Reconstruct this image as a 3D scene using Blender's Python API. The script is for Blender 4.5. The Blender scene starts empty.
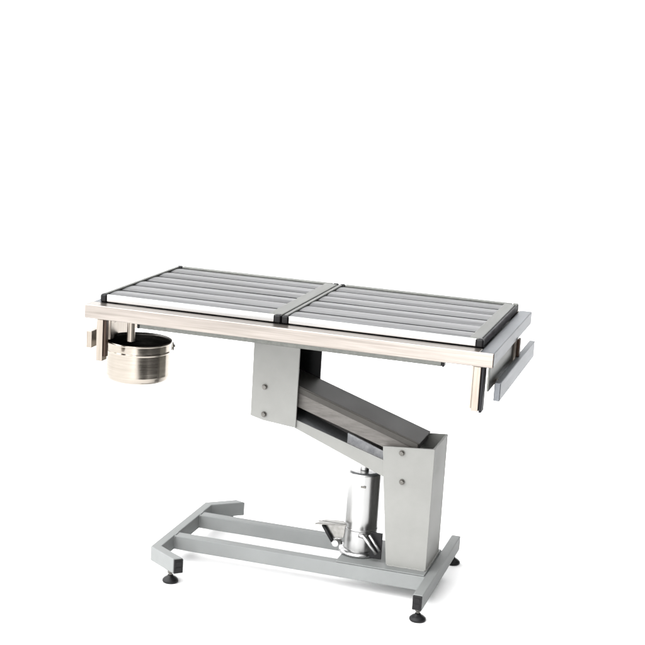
import bpy, bmesh, math, random
from mathutils import Vector, Matrix
random.seed(7)
S = bpy.context.scene
C = S.collection
ROOT = Vector((0.65, 0.36, 0.0))          # base point of the operating table

# ------------------------------------------------------------------ materials
G = .63
def new_mat(name):
    m = bpy.data.materials.new(name); m.use_nodes = True
    nt = m.node_tree; b = nt.nodes['Principled BSDF']
    return m, nt, b

def streak(nt, scale, detail=3, rough=.6, loc=(0, 0, 0)):
    tc = nt.nodes.new('ShaderNodeTexCoord'); mp = nt.nodes.new('ShaderNodeMapping')
    mp.inputs['Scale'].default_value = scale; mp.inputs['Location'].default_value = loc
    nz = nt.nodes.new('ShaderNodeTexNoise'); nz.inputs['Scale'].default_value = 1
    nz.inputs['Detail'].default_value = detail; nz.inputs['Roughness'].default_value = rough
    nt.links.new(tc.outputs['Object'], mp.inputs['Vector']); nt.links.new(mp.outputs['Vector'], nz.inputs['Vector'])
    return nz

def ramp(nt, src, stops):
    r = nt.nodes.new('ShaderNodeValToRGB')
    el = r.color_ramp.elements
    while len(el) < len(stops): el.new(.5)
    for e, (p, c) in zip(el, stops):
        e.position = p; e.color = (*c, 1) if len(c) == 3 else c
    nt.links.new(src, r.inputs['Fac'])
    return r

def mapr(nt, src, a, b):
    r = nt.nodes.new('ShaderNodeMapRange')
    r.inputs['From Min'].default_value = .25; r.inputs['From Max'].default_value = .75
    r.inputs['To Min'].default_value = a; r.inputs['To Max'].default_value = b
    nt.links.new(src, r.inputs['Value'])
    return r

def bump(nt, b, src, strength, dist):
    n = nt.nodes.new('ShaderNodeBump'); n.inputs['Strength'].default_value = strength
    n.inputs['Distance'].default_value = dist
    nt.links.new(src, n.inputs['Height']); nt.links.new(n.outputs['Normal'], b.inputs['Normal'])

def paint(name, c, var=.08, rough=.52, metallic=0.0):
    m, nt, b = new_mat(name)
    b.inputs['Specular IOR Level'].default_value = .22
    nz = streak(nt, (6, 6, 6), 5, .6)
    lo = tuple(G * x * (1 - var) for x in c); hi = tuple(G * x * (1 + var) for x in c)
    r = ramp(nt, nz.outputs['Fac'], [(.3, lo), (.7, hi)])
    nt.links.new(r.outputs['Color'], b.inputs['Base Color'])
    fine = streak(nt, (420, 420, 420), 2, .5)
    bump(nt, b, fine.outputs['Fac'], .12, .0006)
    rr = mapr(nt, nz.outputs['Fac'], rough - .07, rough + .09)
    nt.links.new(rr.outputs['Result'], b.inputs['Roughness'])
    b.inputs['Metallic'].default_value = metallic
    return m

def brushed(name, lo, hi, scale, r0, r1, big=(1.6, 5, 5), bigvar=.12, metallic=1.0, bstr=.15):
    """metal with long brush lines (scale small along the brushing) and broad uneven patches"""
    m, nt, b = new_mat(name)
    nz = streak(nt, scale, 4, .7)
    bz = streak(nt, big, 3, .5, (3.1, 1.7, .4))
    r = ramp(nt, nz.outputs['Fac'], [(.3, tuple(G * x for x in lo)), (.7, tuple(G * x for x in hi))])
    br = ramp(nt, bz.outputs['Fac'], [(.3, (1 - bigvar,) * 3), (.7, (1 + bigvar * .3,) * 3)])
    mx = nt.nodes.new('ShaderNodeMix'); mx.data_type = 'RGBA'; mx.blend_type = 'MULTIPLY'
    mx.inputs['Factor'].default_value = 1
    nt.links.new(r.outputs['Color'], mx.inputs['A']); nt.links.new(br.outputs['Color'], mx.inputs['B'])
    nt.links.new(mx.outputs['Result'], b.inputs['Base Color'])
    rr = mapr(nt, nz.outputs['Fac'], r0, r1)
    nt.links.new(rr.outputs['Result'], b.inputs['Roughness'])
    b.inputs['Metallic'].default_value = metallic
    bump(nt, b, nz.outputs['Fac'], bstr, .0006)
    return m

M = {}
M['paint'] = paint('grey_powder_coat', (.352, .353, .336))
M['paint_cool'] = paint('grey_powder_coat_base', (.285, .296, .293))
M['paint_dark'] = paint('dark_grey_coat', (.080, .075, .068), .25, .5)
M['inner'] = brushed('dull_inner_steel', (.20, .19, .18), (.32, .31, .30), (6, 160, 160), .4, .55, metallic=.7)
M['rim'] = brushed('warm_brushed_rim_steel', (.36, .322, .29), (.575, .525, .482), (3, 150, 150), .26, .42, (2.2, 9, 30), .22)  # warm tint is a floor reflection put into the steel's colour
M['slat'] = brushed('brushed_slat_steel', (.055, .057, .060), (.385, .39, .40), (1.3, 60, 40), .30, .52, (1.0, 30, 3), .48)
M['frame'] = brushed('satin_frame_steel', (.165, .169, .157), (.24, .245, .23), (60, 5, 60), .38, .5)
M['trim'] = brushed('bright_trim_steel', (.58, .58, .58), (.80, .80, .80), (3, 120, 120), .22, .34, bigvar=.03)
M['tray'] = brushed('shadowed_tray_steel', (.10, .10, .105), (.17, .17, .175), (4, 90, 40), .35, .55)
M['side'] = brushed('cool_side_steel', (.22, .232, .252), (.30, .315, .335), (120, 4, 120), .4, .52)
M['chrome'] = brushed('polished_chrome', (.62, .62, .615), (.74, .74, .735), (50, 50, 3), .26, .38, bigvar=.06, bstr=.04)
M['bucket'] = brushed('polished_bucket_steel', (.46, .415, .36), (.585, .535, .47), (8, 8, 160), .12, .22, (7, 7, 2), .2, bstr=.06)
M['bucket_in'] = brushed('shaded_bucket_inside', (.09, .087, .082), (.20, .19, .18), (8, 8, 120), .25, .4)  # shade inside the bucket put into a darker base colour
M['warmsteel'] = brushed('warm_post_steel', (.42, .365, .31), (.60, .54, .475), (120, 120, 4), .25, .4)
M['brown'] = paint('brown_fitting', (.055, .030, .018), .2, .4)
M['black'] = paint('black_plastic', (.009, .009, .010), .2, .42)
M['black'].node_tree.nodes['Principled BSDF'].inputs['Specular IOR Level'].default_value = .22
M['darkrubber'] = paint('dark_rubber', (.018, .018, .021), .15, .55)
M['bolt'] = brushed('bolt_steel', (.16, .155, .14), (.26, .25, .235), (90, 90, 90), .3, .5)
M['pedal'] = brushed('worn_pedal_steel', (.34, .33, .31), (.50, .49, .47), (60, 12, 60), .25, .42)
M['sticker'] = brushed('galvanised_bracket', (.55, .56, .60), (.95, .96, .98), (45, 45, 45), .35, .55, metallic=.1)
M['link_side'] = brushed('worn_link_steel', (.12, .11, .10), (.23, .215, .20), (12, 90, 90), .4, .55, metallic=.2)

def floor_mat():
    m, nt, b = new_mat('white_studio_sweep')
    nz = streak(nt, (.8, .8, .8), 4, .55)
    r = ramp(nt, nz.outputs['Fac'], [(.3, (.90, .90, .90)), (.7, (.93, .93, .93))])
    nt.links.new(r.outputs['Color'], b.inputs['Base Color'])
    b.inputs['Roughness'].default_value = .75
    b.inputs['Specular IOR Level'].default_value = .2
    return m
M['floor'] = floor_mat()

# ------------------------------------------------------------------ mesh helpers
def add_box(bm, x0, x1, y0, y1, z0, z1, bev=.0015, seg=2, mi=0):
    t = bmesh.new()
    vs = [t.verts.new((x, y, z)) for x in (x0, x1) for y in (y0, y1) for z in (z0, z1)]
    for f in ((0, 1, 3, 2), (4, 6, 7, 5), (0, 4, 5, 1), (2, 3, 7, 6), (0, 2, 6, 4), (1, 5, 7, 3)):
        t.faces.new([vs[i] for i in f])
    finish(bm, t, bev, seg, mi)

def finish(bm, t, bev, seg, mi=0):
    bmesh.ops.recalc_face_normals(t, faces=t.faces)
    if bev > 0:
        bmesh.ops.bevel(t, geom=[e for e in t.edges if e.calc_face_angle(0) > .3], offset=bev, segments=seg, profile=.5, affect='EDGES', clamp_overlap=True)
    for f in t.faces: f.material_index = mi
    me = bpy.data.meshes.new('tmp'); t.to_mesh(me); t.free()
    bm.from_mesh(me); bpy.data.meshes.remove(me)

def add_prism(bm, poly, axis, a, b, bev=.0015, seg=2, mi=0):
    """poly of 2-D points extruded along axis ('y': points are x,z; 'z': x,y; 'x': y,z) from a to b"""
    t = bmesh.new()
    def p(q, s):
        return {'y': (q[0], s, q[1]), 'z': (q[0], q[1], s), 'x': (s, q[0], q[1])}[axis]
    A = [t.verts.new(p(q, a)) for q in poly]; B = [t.verts.new(p(q, b)) for q in poly]
    n = len(poly)
    t.faces.new(A); t.faces.new(B[::-1])
    for i in range(n): t.faces.new((A[i], B[i], B[(i + 1) % n], A[(i + 1) % n]))
    finish(bm, t, bev, seg, mi)

def add_lathe(bm, prof, cx, cy, seg=48, mi=0, ang=0):
    """prof: list of (radius, z) revolved about a vertical axis"""
    rings = []
    full = [prof[0]]                        # support loops keep long walls truly straight under smooth shading
    for (ra, za), (rb_, zb_) in zip(prof, prof[1:]):
        d = math.hypot(rb_ - ra, zb_ - za)
        if d > .012:
            for t in (.0015 / d, 1 - .0015 / d): full.append((ra + (rb_ - ra) * t, za + (zb_ - za) * t))
        full.append((rb_, zb_))
    for r, z in full:
        if r < 1e-6: rings.append([bm.verts.new((cx, cy, z))])
        else: rings.append([bm.verts.new((cx + r * math.cos(ang + 2 * math.pi * k / seg), cy + r * math.sin(ang + 2 * math.pi * k / seg), z)) for k in range(seg)])
    for A, B in zip(rings, rings[1:]):
        for k in range(seg):
            j = (k + 1) % seg
            if len(A) == 1 and len(B) == 1: continue
            if len(A) == 1: f = bm.faces.new((A[0], B[j], B[k]))
            elif len(B) == 1: f = bm.faces.new((A[k], A[j], B[0]))
            else: f = bm.faces.new((A[k], A[j], B[j], B[k]))
            f.material_index = mi; f.smooth = True

def add_tube(bm, pts, r, seg=14, mi=0):
    pts = [Vector(p) for p in pts]; rings = []
    for i, p in enumerate(pts):
        d = (pts[min(i + 1, len(pts) - 1)] - pts[max(i - 1, 0)]).normalized()
        u = d.cross(Vector((.13, .21, 1)) if abs(d.z) < .95 else Vector((1, .1, 0))).normalized(); v = d.cross(u)
        rings.append([bm.verts.new(p + r * (math.cos(2 * math.pi * k / seg) * u + math.sin(2 * math.pi * k / seg) * v)) for k in range(seg)])
    for A, B in zip(rings, rings[1:]):
        for k in range(seg):
            j = (k + 1) % seg
            f = bm.faces.new((A[k], A[j], B[j], B[k])); f.smooth = True; f.material_index = mi
    for R in (rings[0], rings[-1]):
        f = bm.faces.new(R); f.material_index = mi

def obj(name, bm, mats, parent=None, root=ROOT):
    bmesh.ops.recalc_face_normals(bm, faces=bm.faces)
    me = bpy.data.meshes.new(name)
    if root.length: bmesh.ops.translate(bm, vec=-root, verts=bm.verts)
    bm.to_mesh(me); bm.free()
    for m in (mats if isinstance(mats, (list, tuple)) else [mats]): me.materials.append(m)
    o = bpy.data.objects.new(name, me); C.objects.link(o)
    if parent: o.parent = parent
    return o

def box(name, mat, parent, x0, x1, y0, y1, z0, z1, bev=.0015, seg=2, root=ROOT):
    bm = bmesh.new(); add_box(bm, x0, x1, y0, y1, z0, z1, bev, seg)
    return obj(name, bm, mat, parent, root)

def thing(name, label, cat, loc):
    o = bpy.data.objects.new(name, None); C.objects.link(o); o.empty_display_size = .1
    o.location = loc; o['label'] = label; o['category'] = cat
    return o

# ------------------------------------------------------------------ setting: white sweep
bm = bmesh.new()
prof = [(9 + 3 * math.sin(k / 16 * math.pi / 2), 3 - 3 * math.cos(k / 16 * math.pi / 2)) for k in range(17)] + [(12.0, 7.0)]
rows = [[bm.verts.new((x, y, z)) for y, z in prof] for x in (-22, 5.5)]
for i in range(len(prof) - 1):
    f = bm.faces.new((rows[0][i], rows[1][i], rows[1][i + 1], rows[0][i + 1])); f.smooth = True
flat = [bm.verts.new(p) for p in ((-22, -4.6, 0), (1.28, -4.6, 0), (1.28, -1.0, 0), (2.15, -1.0, 0), (2.15, .8, 0))]  # right front cut away out of view so metal reflects dark there
bm.faces.new((rows[0][0], flat[0], flat[1], flat[2], flat[3], flat[4], rows[1][0]))
fl = obj('floor', bm, M['floor'], None, Vector())
fl['kind'] = 'structure'

# ------------------------------------------------------------------ operating table
T = thing('operating_table', 'grey and stainless steel veterinary operating table with slatted top on offset lifting column', 'table', ROOT)
L, W, H = 1.300, .719, .895
RB = .851                                   # underside of the rim

# rim: one pressed steel frame with a shallow tray in it
fw = .0555
bm = bmesh.new()
add_prism(bm, [(0, 0), (L, 0), (L, .006), (1.2565, .006), (1.2565, fw), (0, fw)], 'z', RB, H, .003, 3)
obj('tabletop_rim', bm, M['rim'], T)
box('tabletop_rim', M['rim'], T, .0265, 1.2560, W - .018, W, RB, H - .001, .003, 3)
box('end_rim', M['side'], T, .001, .026, fw + .0005, W, RB + .001, H - .0005, .003, 3)
box('end_rim', M['side'], T, 1.2570, L - .001, .0065, W, RB + .001, H - .0005, .003, 3)
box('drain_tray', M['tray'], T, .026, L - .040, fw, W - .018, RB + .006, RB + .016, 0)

# two lift-out slatted panels
def slatted_panel(x0, x1, rubber):
    y0, y1, zb, zt = .058, .698, H + .004, H + .0265
    le, re = .014, .046                      # end members
    bm = bmesh.new()
    ya, yb = y0 + .024, y1 - .022
    crown = (.0034, .0018, .0040, .0024, .0036, .0028)
    n = 6; gap = .0105; w = (yb - ya - gap * (n - 1)) / n
    for k in range(n):
        a = ya + k * (w + gap)
        top = [(a + w * i / 12, zt - .003 - crown[k] * (2 * i / 12 - 1) ** 2 - .0009 * (k % 2)) for i in range(13)]
        add_prism(bm, [(a, zt - .013)] + top + [(a + w, zt - .013)], 'x', x0 + le + .0005, x1 - re - .0005, 0)
    for f in bm.faces: f.smooth = True
    for e in bm.edges: e.smooth = e.calc_face_angle(3) < .5
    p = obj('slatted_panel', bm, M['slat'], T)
    bm = bmesh.new()
    add_box(bm, x0 + .002, x0 + le, y0 + .02, y1 - .02, zb, zt, .002)
    add_box(bm, x1 - re, x1 - (.009 if rubber else .0015), y0 + .02, y1 - .02, zb, zt - .001, .003)
    add_box(bm, x0 + .022, x1 - .022, y1 - .020, y1, zb, zt - .0005, .003)
    add_box(bm, x0 + .03, x1 - .03, y0 + .012, y0 + .022, zb + .002, zt - .004, .001)
    obj('panel_frame', bm, M['frame'], p)
    bm = bmesh.new()
    for k in range(n - 1):
        a = ya + k * (w + gap) + w
        add_box(bm, x0 + le + .001, x1 - re - .001, a + .0004, a + gap - .0004, zt - .0125, zt - .0082, 0)
    obj('dark_gap_filler', bm, M['tray'], p)  # dark filler added between slats to keep the gaps dark
    bm = bmesh.new()
    add_box(bm, x0 + .0215, x1 - .0215, y0, y0 + .011, zb - .002, zt - .001, .003, 3)
    obj('front_trim', bm, M['trim'], p)
    if rubber:
        bm = bmesh.new()
        add_box(bm, x1 - .0085, x1 - .001, y0 + .022, y1 - .022, zb - .003, zt - .003, .002)
        obj('rubber_edge', bm, M['darkrubber'], p)
    for cx in (x0, x1 - .021):
        for cy in (y0 - .002, y1 - .021):
            bm = bmesh.new()
            add_box(bm, cx, cx + .021, cy, cy + .023, zb - .0035, zt - .0008, .005, 3)
            add_box(bm, cx + .004, cx + .017, cy + .004, cy + .019, zt - .002, zt + .0004, .001)
            obj('corner_cap', bm, M['frame'] if (cx > .9 and cy > .5) else M['black'], p)
    return p
slatted_panel(.026, .6285, False)
slatted_panel(.6315, 1.256, True)

# lower tubes under the rim
for y in (.052, .640):
    bm = bmesh.new(); add_box(bm, .165, 1.138, y, y + .026, .826, RB - .0005, .003, 3)
    t = obj('under_tube', bm, M['frame'], T)
    for xa in (.1575, 1.1385):
        bm = bmesh.new(); add_box(bm, xa, xa + .007, y - .001, y + .027, .825, RB - .0015, .002)
        obj('end_cap', bm, M['black'], t)
# cross bearers carrying the top on the mount
bm = bmesh.new()
for x in (.47, .60): add_box(bm, x, x + .035, .079, .640, .828, RB - .001, .002)
obj('cross_bearer', bm, M['paint_dark'], T)

# end rails hung below both short ends
for side in (0, 1):
    if side: xa, xb = 1.299, 1.318
    else: xa, xb = -.018, .001
    bm = bmesh.new(); add_box(bm, xa, xb, .055, .715, .742, .797, .002)
    r = obj('end_rail', bm, M['side'] if side else M['warmsteel'], T)
    for y in (.435, .13):
        bm = bmesh.new()
        add_box(bm, *(((1.262, 1.2985) if y > .3 else (1.2905, 1.2985)) if side else (.0015, .032)), y, y + .028, .758, (RB - .0005) if (y > .3 or not side) else .790, .002)
        b = obj('rail_bracket', bm, M['warmsteel'], r)
        if y > .3:
            bm = bmesh.new()
            add_box(bm, *((1.2990, 1.308) if side else (-.008, .001)), y - .001, y + .030, .7975, RB + .004, .003)
            obj('clamp_block', bm, M['brown'], b)
    if side:
        bm = bmesh.new(); add_box(bm, 1.284, 1.290, .012, .4345, .778, RB - .0005, .001)
        obj('end_skirt', bm, M['frame'], r)

# hanging posts at the front corners
for x0, m2 in ((1.243, 'darkrubber'), (.040, 'brown')):
    bm = bmesh.new()
    add_box(bm, x0, x0 + .022, .006, .040, .716, RB - .0005, .002)
    if x0 > .5: add_box(bm, x0 - .006, x0 - .0005, .010, .036, .722, RB - .0005, .001)
    p = obj('hanging_post', bm, M['warmsteel'], T)
    bm = bmesh.new(); add_box(bm, x0 + .0225, x0 + (.031), .010, .050 if x0 > .5 else .030, .712 if x0 > .5 else .730, RB - .0005, .002)
    obj('side_strip', bm, M[m2], p)  # right post: its dark right side made as an added dark strip

# drain pipe over the bucket
BX, BY, BT, BBOT, BR = .098, .205, .752, .622, .108
bm = bmesh.new()
add_lathe(bm, [(0, RB + .003), (.013, RB + .003), (.013, .765), (.009, .764), (.009, .78), (0, .78)], .108, .12, 24)
add_lathe(bm, [(.013, .846), (.022, .846), (.022, .838), (.013, .838)], .108, .12, 24)
obj('drain_pipe', bm, M['warmsteel'], T)

# -- lifting parallelogram
y0c, y1c = .272, .470
def line_low(x): return .540 + (x - .520) * (.382 - .540) / (.996 - .520)
def line_up(x): return .633 + (x - .518) * (.477 - .633) / (.989 - .518)
def bolts(par, pts, yf):
    for x, z in pts:
        bm = bmesh.new(); n = 6
        add_prism(bm, [(x + .0078 * math.cos(k * math.pi / 3 + .3), z + .0078 * math.sin(k * math.pi / 3 + .3)) for k in range(6)], 'y', yf - .009, yf - .0015, .0015)
        add_prism(bm, [(x + .0098 * math.cos(k * math.pi / 10), z + .0098 * math.sin(k * math.pi / 10)) for k in range(20)], 'y', yf - .002, yf + .001, 0)
        obj('bolt', bm, M['bolt'], par)
# upper mount: channel open to the right
mount_poly = [(.473, RB - .002), (.473, .531), (.517, .520), (.630, .509), (.630, RB - .002)]
bm = bmesh.new()
add_prism(bm, mount_poly, 'y', y0c, y0c + .007, .0015)
add_prism(bm, mount_poly, 'y', y1c - .007, y1c, .0015)
add_box(bm, .4735, .480, y0c + .0065, y1c - .0065, .534, RB - .0025, 0)
add_box(bm, .44, .665, y0c - .02, y1c + .02, RB - .0085, RB - .0022, .001)
um = obj('upper_mount', bm, M['paint'], T)
bolts(um, [(.518, .633), (.520, .541)], y0c)
bm = bmesh.new(); add_box(bm, .482, .650, y1c - .016, y1c - .0075, .60, RB - .009, .001); add_box(bm, .4805, .4815, y0c + .008, y1c - .017, .55, RB - .009, 0)
obj('shade_lining', bm, M['black'], um)  # black lining added, shade inside the mount put into its colour

# lower link: U channel
def sl(x, off): return (x, line_low(x) + off)
bm = bmesh.new()
pf = [sl(.500, .0085), sl(1.035, -.0225), sl(1.035, .0405), sl(.500, .028)]
add_prism(bm, pf, 'y', y0c + .008, y0c + .013, .001)
ll = obj('lower_link', bm, M['paint'], T)
bm = bmesh.new()
add_prism(bm, [sl(.500, .010), sl(1.035, -.021), sl(1.035, -.016), sl(.500, .014)], 'y', y0c + .0135, y1c - .0135, 0)
obj('link_floor', bm, M['side'], ll)
bm = bmesh.new()
add_prism(bm, [sl(.500, .0085), sl(1.035, -.0145), sl(1.035, .046), sl(.500, .046)], 'y', y1c - .013, y1c - .008, .001)
obj('link_back_wall', bm, M['inner'], ll)
# lug for the ram inside the link
bm = bmesh.new()
add_prism(bm, [sl(.785, .002), sl(.980, -.006), sl(.980, .036), sl(.785, .042)], 'y', .352, .358, .001)
add_prism(bm, [sl(.790, .003), sl(.93, -.003), sl(.93, .004), sl(.790, .010)], 'y', .322, .3515, .001)
lg = obj('ram_lug', bm, M['sticker'], ll)
for xx, yy in ((.912, .318), (.942, .304)):
    bm = bmesh.new(); zz = line_low(xx)
    add_lathe(bm, [(0, zz - .003), (.010, zz - .003), (.010, zz + .014), (.006, zz + .018), (0, zz + .018)], xx, yy, 16)
    obj('bolt', bm, M['black'], ll)

# upper link: closed box beam with a dark cover
def su(x, off): return (x, line_up(x) + off)
bm = bmesh.new()
add_prism(bm, [su(.497, .024), su(1.035, .024), su(1.035, .046), su(.497, .046)], 'y', .292, .446, .003, 3)
ul = obj('upper_link', bm, M['paint_dark'], T)
bm = bmesh.new()
add_prism(bm, [su(.500, .0465), su(1.040, .0465), su(1.040, .0505), su(.500, .0505)], 'y', .290, .449, .0015)
obj('link_cover', bm, M['paint_dark'], ul)
bm = bmesh.new()
add_prism(bm, [su(.500, -.026), su(1.01, -.020), su(1.01, .0235), su(.500, .0235)], 'y', .300, .306, .001)
add_prism(bm, [su(.500, -.026), su(1.01, -.020), su(1.01, .0235), su(.500, .0235)], 'y', .432, .438, .001)
obj('link_side', bm, M['link_side'], ul)

# column: channel open to the left, front plate tapering to the foot
ZB = .0955
colp = [(.925, .491), (1.0945, .5035), (1.0945, ZB), (.962, ZB), (.934, .376)]
bm = bmesh.new()
add_prism(bm, colp, 'y', y0c, y0c + .007, .0015)
add_prism(bm, colp, 'y', y1c - .007, y1c, .0015)
add_box(bm, 1.0875, 1.0940, y0c + .0065, y1c - .0065, ZB, .503, 0)
co = obj('column', bm, M['paint'], T)
bolts(co, [(.989, .477), (.996, .382)], y0c)

# base: two long rails, base plate, splayed left bar, straight right bar
zb, zt = .0418, .0915
for y in (.2316, .4584):
    box('long_rail', M['paint_cool'], T, .238, 1.102, y, y + .0375, zb + .0005, zt - .0008, .003, 3)
bm = bmesh.new()
add_box(bm, .803, 1.0985, .2365, .491, zt - .0002, ZB - .0005, .001)
add_box(bm, 1.05, 1.105, .240, .488, .06, .0885, 0)
obj('base_plate', bm, M['paint_cool'], T)
bm = bmesh.new()
w = .0314
add_prism(bm, [(.209, .106), (.321, .0296), (.345, .0520), (.209 + w, .124), (.209 + w, .5735), (.338, .6545), (.300, .6680), (.209, .5915)], 'z', zb, zt, .003, 3)
lb = obj('splayed_base_bar', bm, M['paint_cool'], T)
def oriented_cap(par, c, d, hw):
    # dark plastic plug in the open end of a bar
    d = Vector((d[0], d[1], 0)).normalized(); n = Vector((-d.y, d.x, 0)); c = Vector(c)
    q = [c + n * hw + d * .0005, c - n * hw + d * .0005, c - n * hw + d * .007, c + n * hw + d * .007]
    bm = bmesh.new(); add_prism(bm, [(p.x, p.y) for p in q], 'z', zb + .0015, zt - .0015, .002)
    q2 = [c + n * (hw - .006) + d * .0065, c - n * (hw - .006) + d * .0065, c - n * (hw - .006) + d * .0085, c + n * (hw - .006) + d * .0085]
    for za, zc in ((zb + .008, zb + .022), (zb + .028, zt - .008)):
        add_prism(bm, [(p.x, p.y) for p in q2], 'z', za, zc, .0005)
    obj('end_cap', bm, M['black'], par)
def cap_at(par, a, b, out):
    a = Vector((*a, 0)); b = Vector((*b, 0)); c = (a + b) / 2; oriented_cap(par, c, out, (a - b).length / 2 - .0008)
cap_at(lb, (.321, .0296), (.345, .0520), (.0224, -.024))
bm = bmesh.new()
add_box(bm, 1.0997, 1.1309, .079, .655, zb, zt, .003, 3)
rb = obj('base_bar', bm, M['paint_cool'], T)
cap_at(rb, (1.0997, .079), (1.1309, .079), (0, -1))
cap_at(rb, (1.0997, .655), (1.1309, .655), (0, 1))

# weld beads along the joints
def weld(par, a, b, r=.0026, mat='paint_cool'):
    a = Vector(a); b = Vector(b); n = max(6, int((b - a).length / .004)); bm = bmesh.new()
    pts = [a.lerp(b, k / n) + Vector((random.uniform(-1, 1), random.uniform(-1, 1), random.uniform(-1, 1))) * .0007 for k in range(n + 1)]
    add_tube(bm, pts, r, 8)
    obj('weld_bead', bm, M[mat], par)
weld(co, (.966, y0c - .0005, ZB + .0005), (1.092, y0c - .0005, ZB + .0005), mat='paint')
weld(co, (1.0945, y0c + .004, ZB + .0005), (1.0945, y1c - .004, ZB + .0005), mat='paint')
for y in (.2316, .4584):
    weld(lb, (.2412, y - .0005, zb + .004), (.2412, y - .0005, zt - .003))
    weld(lb, (.2412, y + .003, zt - .001), (.2412, y + .034, zt - .001))

# feet
fme = None
for fx, fy in ((1.115, .100), (1.115, .628), (.300, .062), (.292, .640)):
    if fme is None:
        bm = bmesh.new()
        add_lathe(bm, [(0, 0), (.024, 0), (.0265, .004), (.0255, .009), (.019, .015), (.010, .020), (.0085, .024), (0, .024)], 0, 0, 32)
        f = obj('foot', bm, M['black'], T, Vector()); fme = f
        bm = bmesh.new(); add_lathe(bm, [(0, .0235), (.0055, .0235), (.0055, .0415), (0, .0415)], 0, 0, 16)
        add_lathe(bm, [(0, .031), (.010, .031), (.010, .037), (0, .037)], 0, 0, 6)
        st = obj('stem', bm, M['bolt'], f, Vector())
    else:
        f = fme.copy(); C.objects.link(f); f.parent = T
        s2 = st.copy(); C.objects.link(s2); s2.parent = f
    f.location = Vector((fx, fy, 0)) - ROOT

# hydraulic pump
PX, PY, PR = .851, .352, .0545
bm = bmesh.new()
add_lathe(bm, [(0, ZB), (PR, ZB), (PR, .371), (PR - .003, .376), (PR - .010, .378), (0, .378)], PX, PY, 64)
pc = obj('pump_cylinder', bm, M['chrome'], T)
bm = bmesh.new()
add_lathe(bm, [(0, ZB), (.068, ZB), (.070, ZB + .004), (.070, ZB + .010), (.064, ZB + .016), (PR + .001, ZB + .018)], PX, PY, 64)
obj('base_ring', bm, M['trim'], pc)
bm = bmesh.new()
add_lathe(bm, [(0, .3785), (.014, .3785), (.014, .40), (.010, .402), (.010, .42), (0, .42)], PX, PY, 32)
obj('ram', bm, M['chrome'], pc)
bm = bmesh.new()
add_prism(bm, [(PX + .004, .333), (PX + .021, .333), (PX + .021, .339), (PX + .004, .339)], 'y', PY - PR - .0015, PY - PR + .01, .0005)
obj('maker_plate', bm, M['bolt'], pc)
# collar round the cylinder and the foot pedal
bm = bmesh.new()
add_lathe(bm, [(PR + .0003, .180), (PR + .0012, .1805), (PR + .0012, .1865), (PR + .0003, .187)], PX, PY, 64)
obj('collar', bm, M['chrome'], pc)
bm = bmesh.new()
pz = .203
add_prism(bm, [(PX - .132, PY - .095), (PX - .112, PY - .045), (PX - .052, PY - .030), (PX - .030, PY - .064)], 'z', pz - .004, pz + .001, .0015)
add_prism(bm, [(PX - .130, pz + .001), (PX - .035, pz + .001), (PX - .040, pz - .045), (PX - .075, pz - .052)], 'y', PY - .066, PY - .060, .001)
pd = obj('foot_pedal', bm, M['pedal'], T)
bm = bmesh.new()
add_tube(bm, [(PX - .110, PY - .072, pz - .008), (PX - .068, PY - .074, pz - .068)], .0065)
obj('pedal_rod', bm, M['black'], pd)
bm = bmesh.new()
add_tube(bm, [(PX - .078, PY - .072, pz - .066), (PX - .045, PY - .060, pz - .060)], .010)
add_tube(bm, [(PX - .062, PY - .085, pz - .062), (PX - .062, PY - .045, pz - .062)], .011)
obj('pivot_pin', bm, M['chrome'], pd)
# return spring bracket on the right of the pump
bm = bmesh.new()
add_box(bm, PX + .0535, PX + .092, PY - .075, PY - .068, ZB + .012, .196, .001)
br = obj('spring_bracket', bm, M['black'], T)
bm = bmesh.new()
add_tube(bm, [(PX + .030, PY - .088, .186), (PX + .078, PY - .086, .128)], .0055)
add_tube(bm, [(PX + .052, PY - .088, .190), (PX + .088, PY - .086, .140)], .0045)
add_tube(bm, [(PX + .016, PY - .082, .182), (PX + .040, PY - .084, .180)], .008)
obj('return_spring', bm, M['chrome'], br)

# ------------------------------------------------------------------ bucket
B0 = Vector((BX, BY, BBOT))
BK = thing('bucket', 'round polished stainless steel bucket hanging below the left end of the table', 'bucket', B0)
bm = bmesh.new()
add_lathe(bm, [(0, BBOT), (BR * .80, BBOT), (BR * .91, BBOT + .003), (BR * .97, BBOT + .010), (BR, BBOT + .022), (BR, BT - .034), (BR + .0015, BT - .032), (BR + .0015, BT - .029), (BR, BT - .027), (BR, BT - .004), (BR + .003, BT - .003), (BR + .0035, BT), (BR + .001, BT + .002)], BX, BY, 72)
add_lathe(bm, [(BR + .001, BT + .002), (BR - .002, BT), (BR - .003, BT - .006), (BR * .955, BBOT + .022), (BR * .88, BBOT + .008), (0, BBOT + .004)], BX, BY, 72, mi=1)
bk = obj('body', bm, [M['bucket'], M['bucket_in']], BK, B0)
# riveted ears
hd = Vector((math.cos(3.75), math.sin(3.75), 0))
for s in (1, -1):
    c = Vector((BX, BY, BT - .022)) + hd * s * (BR + .003)
    bm = bmesh.new()
    n = hd.cross(Vector((0, 0, 1)))
    for k in range(1):
        t = bmesh.new()
        pts = [c + n * a + Vector((0, 0, b)) for a, b in ((-.016, -.012), (.016, -.012), (.016, .006), (.008, .016), (-.008, .016), (-.016, .006))]
        A = [t.verts.new(p) for p in pts]; Bv = [t.verts.new(p + hd * s * .004) for p in pts]
        t.faces.new(A); t.faces.new(Bv[::-1])
        for i in range(6): t.faces.new((A[i], Bv[i], Bv[(i + 1) % 6], A[(i + 1) % 6]))
        finish(bm, t, .001, 2)
    e = obj('ear', bm, M['bucket'], BK, B0)
    bm = bmesh.new(); add_tube(bm, [c + hd * s * .003, c + hd * s * .010], .0055)
    obj('rivet', bm, M['bolt'], e, B0)
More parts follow.
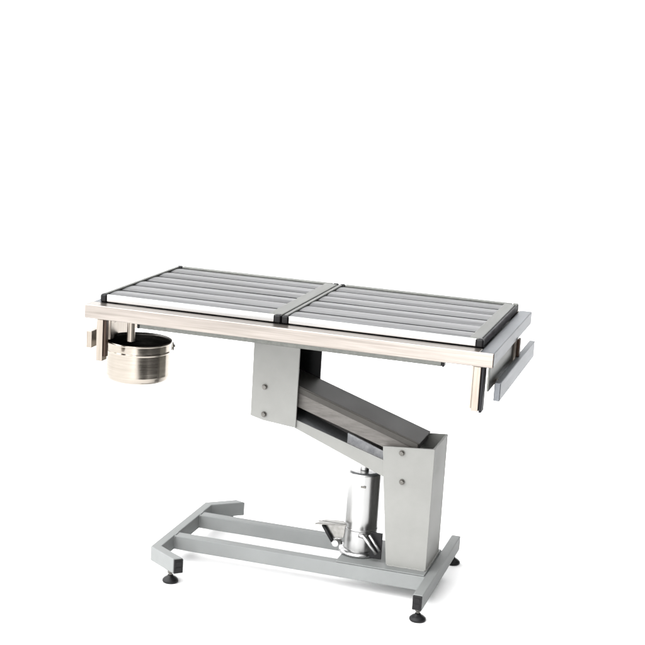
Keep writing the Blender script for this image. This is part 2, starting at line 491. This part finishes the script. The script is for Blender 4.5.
# two wire hooks that hold the rim to the bracket under the table end
for yy in (.138, .150):
    xx = BX - math.sqrt(BR ** 2 - (yy - BY) ** 2)
    bm = bmesh.new()
    add_tube(bm, [(xx + .009, yy, .766), (xx + .009, yy, BT + .006), (xx + .006, yy, BT + .004), (xx - .004, yy, BT + .003), (xx - .008, yy, BT - .004), (xx - .008, yy, BT - .022)], .0026, 10)
    obj('hook', bm, M['bolt'], BK, B0)

# ------------------------------------------------------------------ world: soft white studio dome, stronger from front left and above
w = bpy.data.worlds.new('World'); S.world = w; w.use_nodes = True
nt = w.node_tree; bg = nt.nodes['Background']
tc = nt.nodes.new('ShaderNodeTexCoord')
def lobe(d, p, k):
    dp = nt.nodes.new('ShaderNodeVectorMath'); dp.operation = 'DOT_PRODUCT'
    dp.inputs[1].default_value = Vector(d).normalized()
    nt.links.new(tc.outputs['Generated'], dp.inputs[0])
    mx = nt.nodes.new('ShaderNodeMath'); mx.operation = 'MAXIMUM'; mx.inputs[1].default_value = 0
    nt.links.new(dp.outputs['Value'], mx.inputs[0])
    pw = nt.nodes.new('ShaderNodeMath'); pw.operation = 'POWER'; pw.inputs[1].default_value = p
    nt.links.new(mx.outputs[0], pw.inputs[0])
    ml = nt.nodes.new('ShaderNodeMath'); ml.operation = 'MULTIPLY'; ml.inputs[1].default_value = k
    nt.links.new(pw.outputs[0], ml.inputs[0])
    return ml
a1 = lobe((-.50, -.80, .45), 3.0, 2.3)
a2 = lobe((-.60, -.32, .75), 2.0, 3.6)
a4 = lobe((-.32, -.05, .95), 4.5, 4.0)
a3 = lobe((-.75, -.65, -.25), 5.0, 1.2)
s1 = nt.nodes.new('ShaderNodeMath'); s1.operation = 'ADD'
nt.links.new(a1.outputs[0], s1.inputs[0]); nt.links.new(a2.outputs[0], s1.inputs[1])
s2 = nt.nodes.new('ShaderNodeMath'); s2.operation = 'ADD'; s2.inputs[1].default_value = .15
s3 = nt.nodes.new('ShaderNodeMath'); s3.operation = 'ADD'
nt.links.new(s1.outputs[0], s3.inputs[0]); nt.links.new(a3.outputs[0], s3.inputs[1])
s4 = nt.nodes.new('ShaderNodeMath'); s4.operation = 'ADD'
nt.links.new(s3.outputs[0], s4.inputs[0]); nt.links.new(a4.outputs[0], s4.inputs[1])
nt.links.new(s4.outputs[0], s2.inputs[0])
nt.links.new(s2.outputs[0], bg.inputs['Strength'])
bg.inputs['Color'].default_value = (1, 1, 1, 1)

# added softbox, unseen behind and left of the camera, for highlights on metal
def softbox(name, loc, target, sx, sy, power):
    l = bpy.data.lights.new(name, 'AREA'); l.shape = 'RECTANGLE'; l.size = sx; l.size_y = sy; l.energy = power
    o = bpy.data.objects.new(name, l); C.objects.link(o); o.location = loc
    o.rotation_euler = (Vector(target) - Vector(loc)).to_track_quat('-Z', 'Y').to_euler()
    return o
softbox('highlight_softbox', (1.0, -4.7, 1.0), (.75, .3, .5), .55, 1.9, 55)

# ------------------------------------------------------------------ camera
yaw, pitch, roll, f = -.2833, .2047, .0606, 1434.34
fwd = Vector((math.sin(yaw) * math.cos(pitch), math.cos(yaw) * math.cos(pitch), -math.sin(pitch)))
rt = Vector((math.cos(yaw), -math.sin(yaw), 0)); dn = fwd.cross(rt)
r2 = math.cos(roll) * rt - math.sin(roll) * dn; d2 = math.sin(roll) * rt + math.cos(roll) * dn
cam = bpy.data.cameras.new('Camera'); co_ = bpy.data.objects.new('Camera', cam); C.objects.link(co_)
mw = Matrix((( r2.x, -d2.x, -fwd.x, 1.949), (r2.y, -d2.y, -fwd.y, -4.0196), (r2.z, -d2.z, -fwd.z, 1.7962), (0, 0, 0, 1)))
co_.matrix_world = mw
cam.sensor_width = 36; cam.lens = f / 645 * 36; cam.clip_start = .05; cam.clip_end = 200
S.camera = co_
S.view_settings.view_transform = 'Standard'; S.view_settings.look = 'None'; S.view_settings.exposure = 0
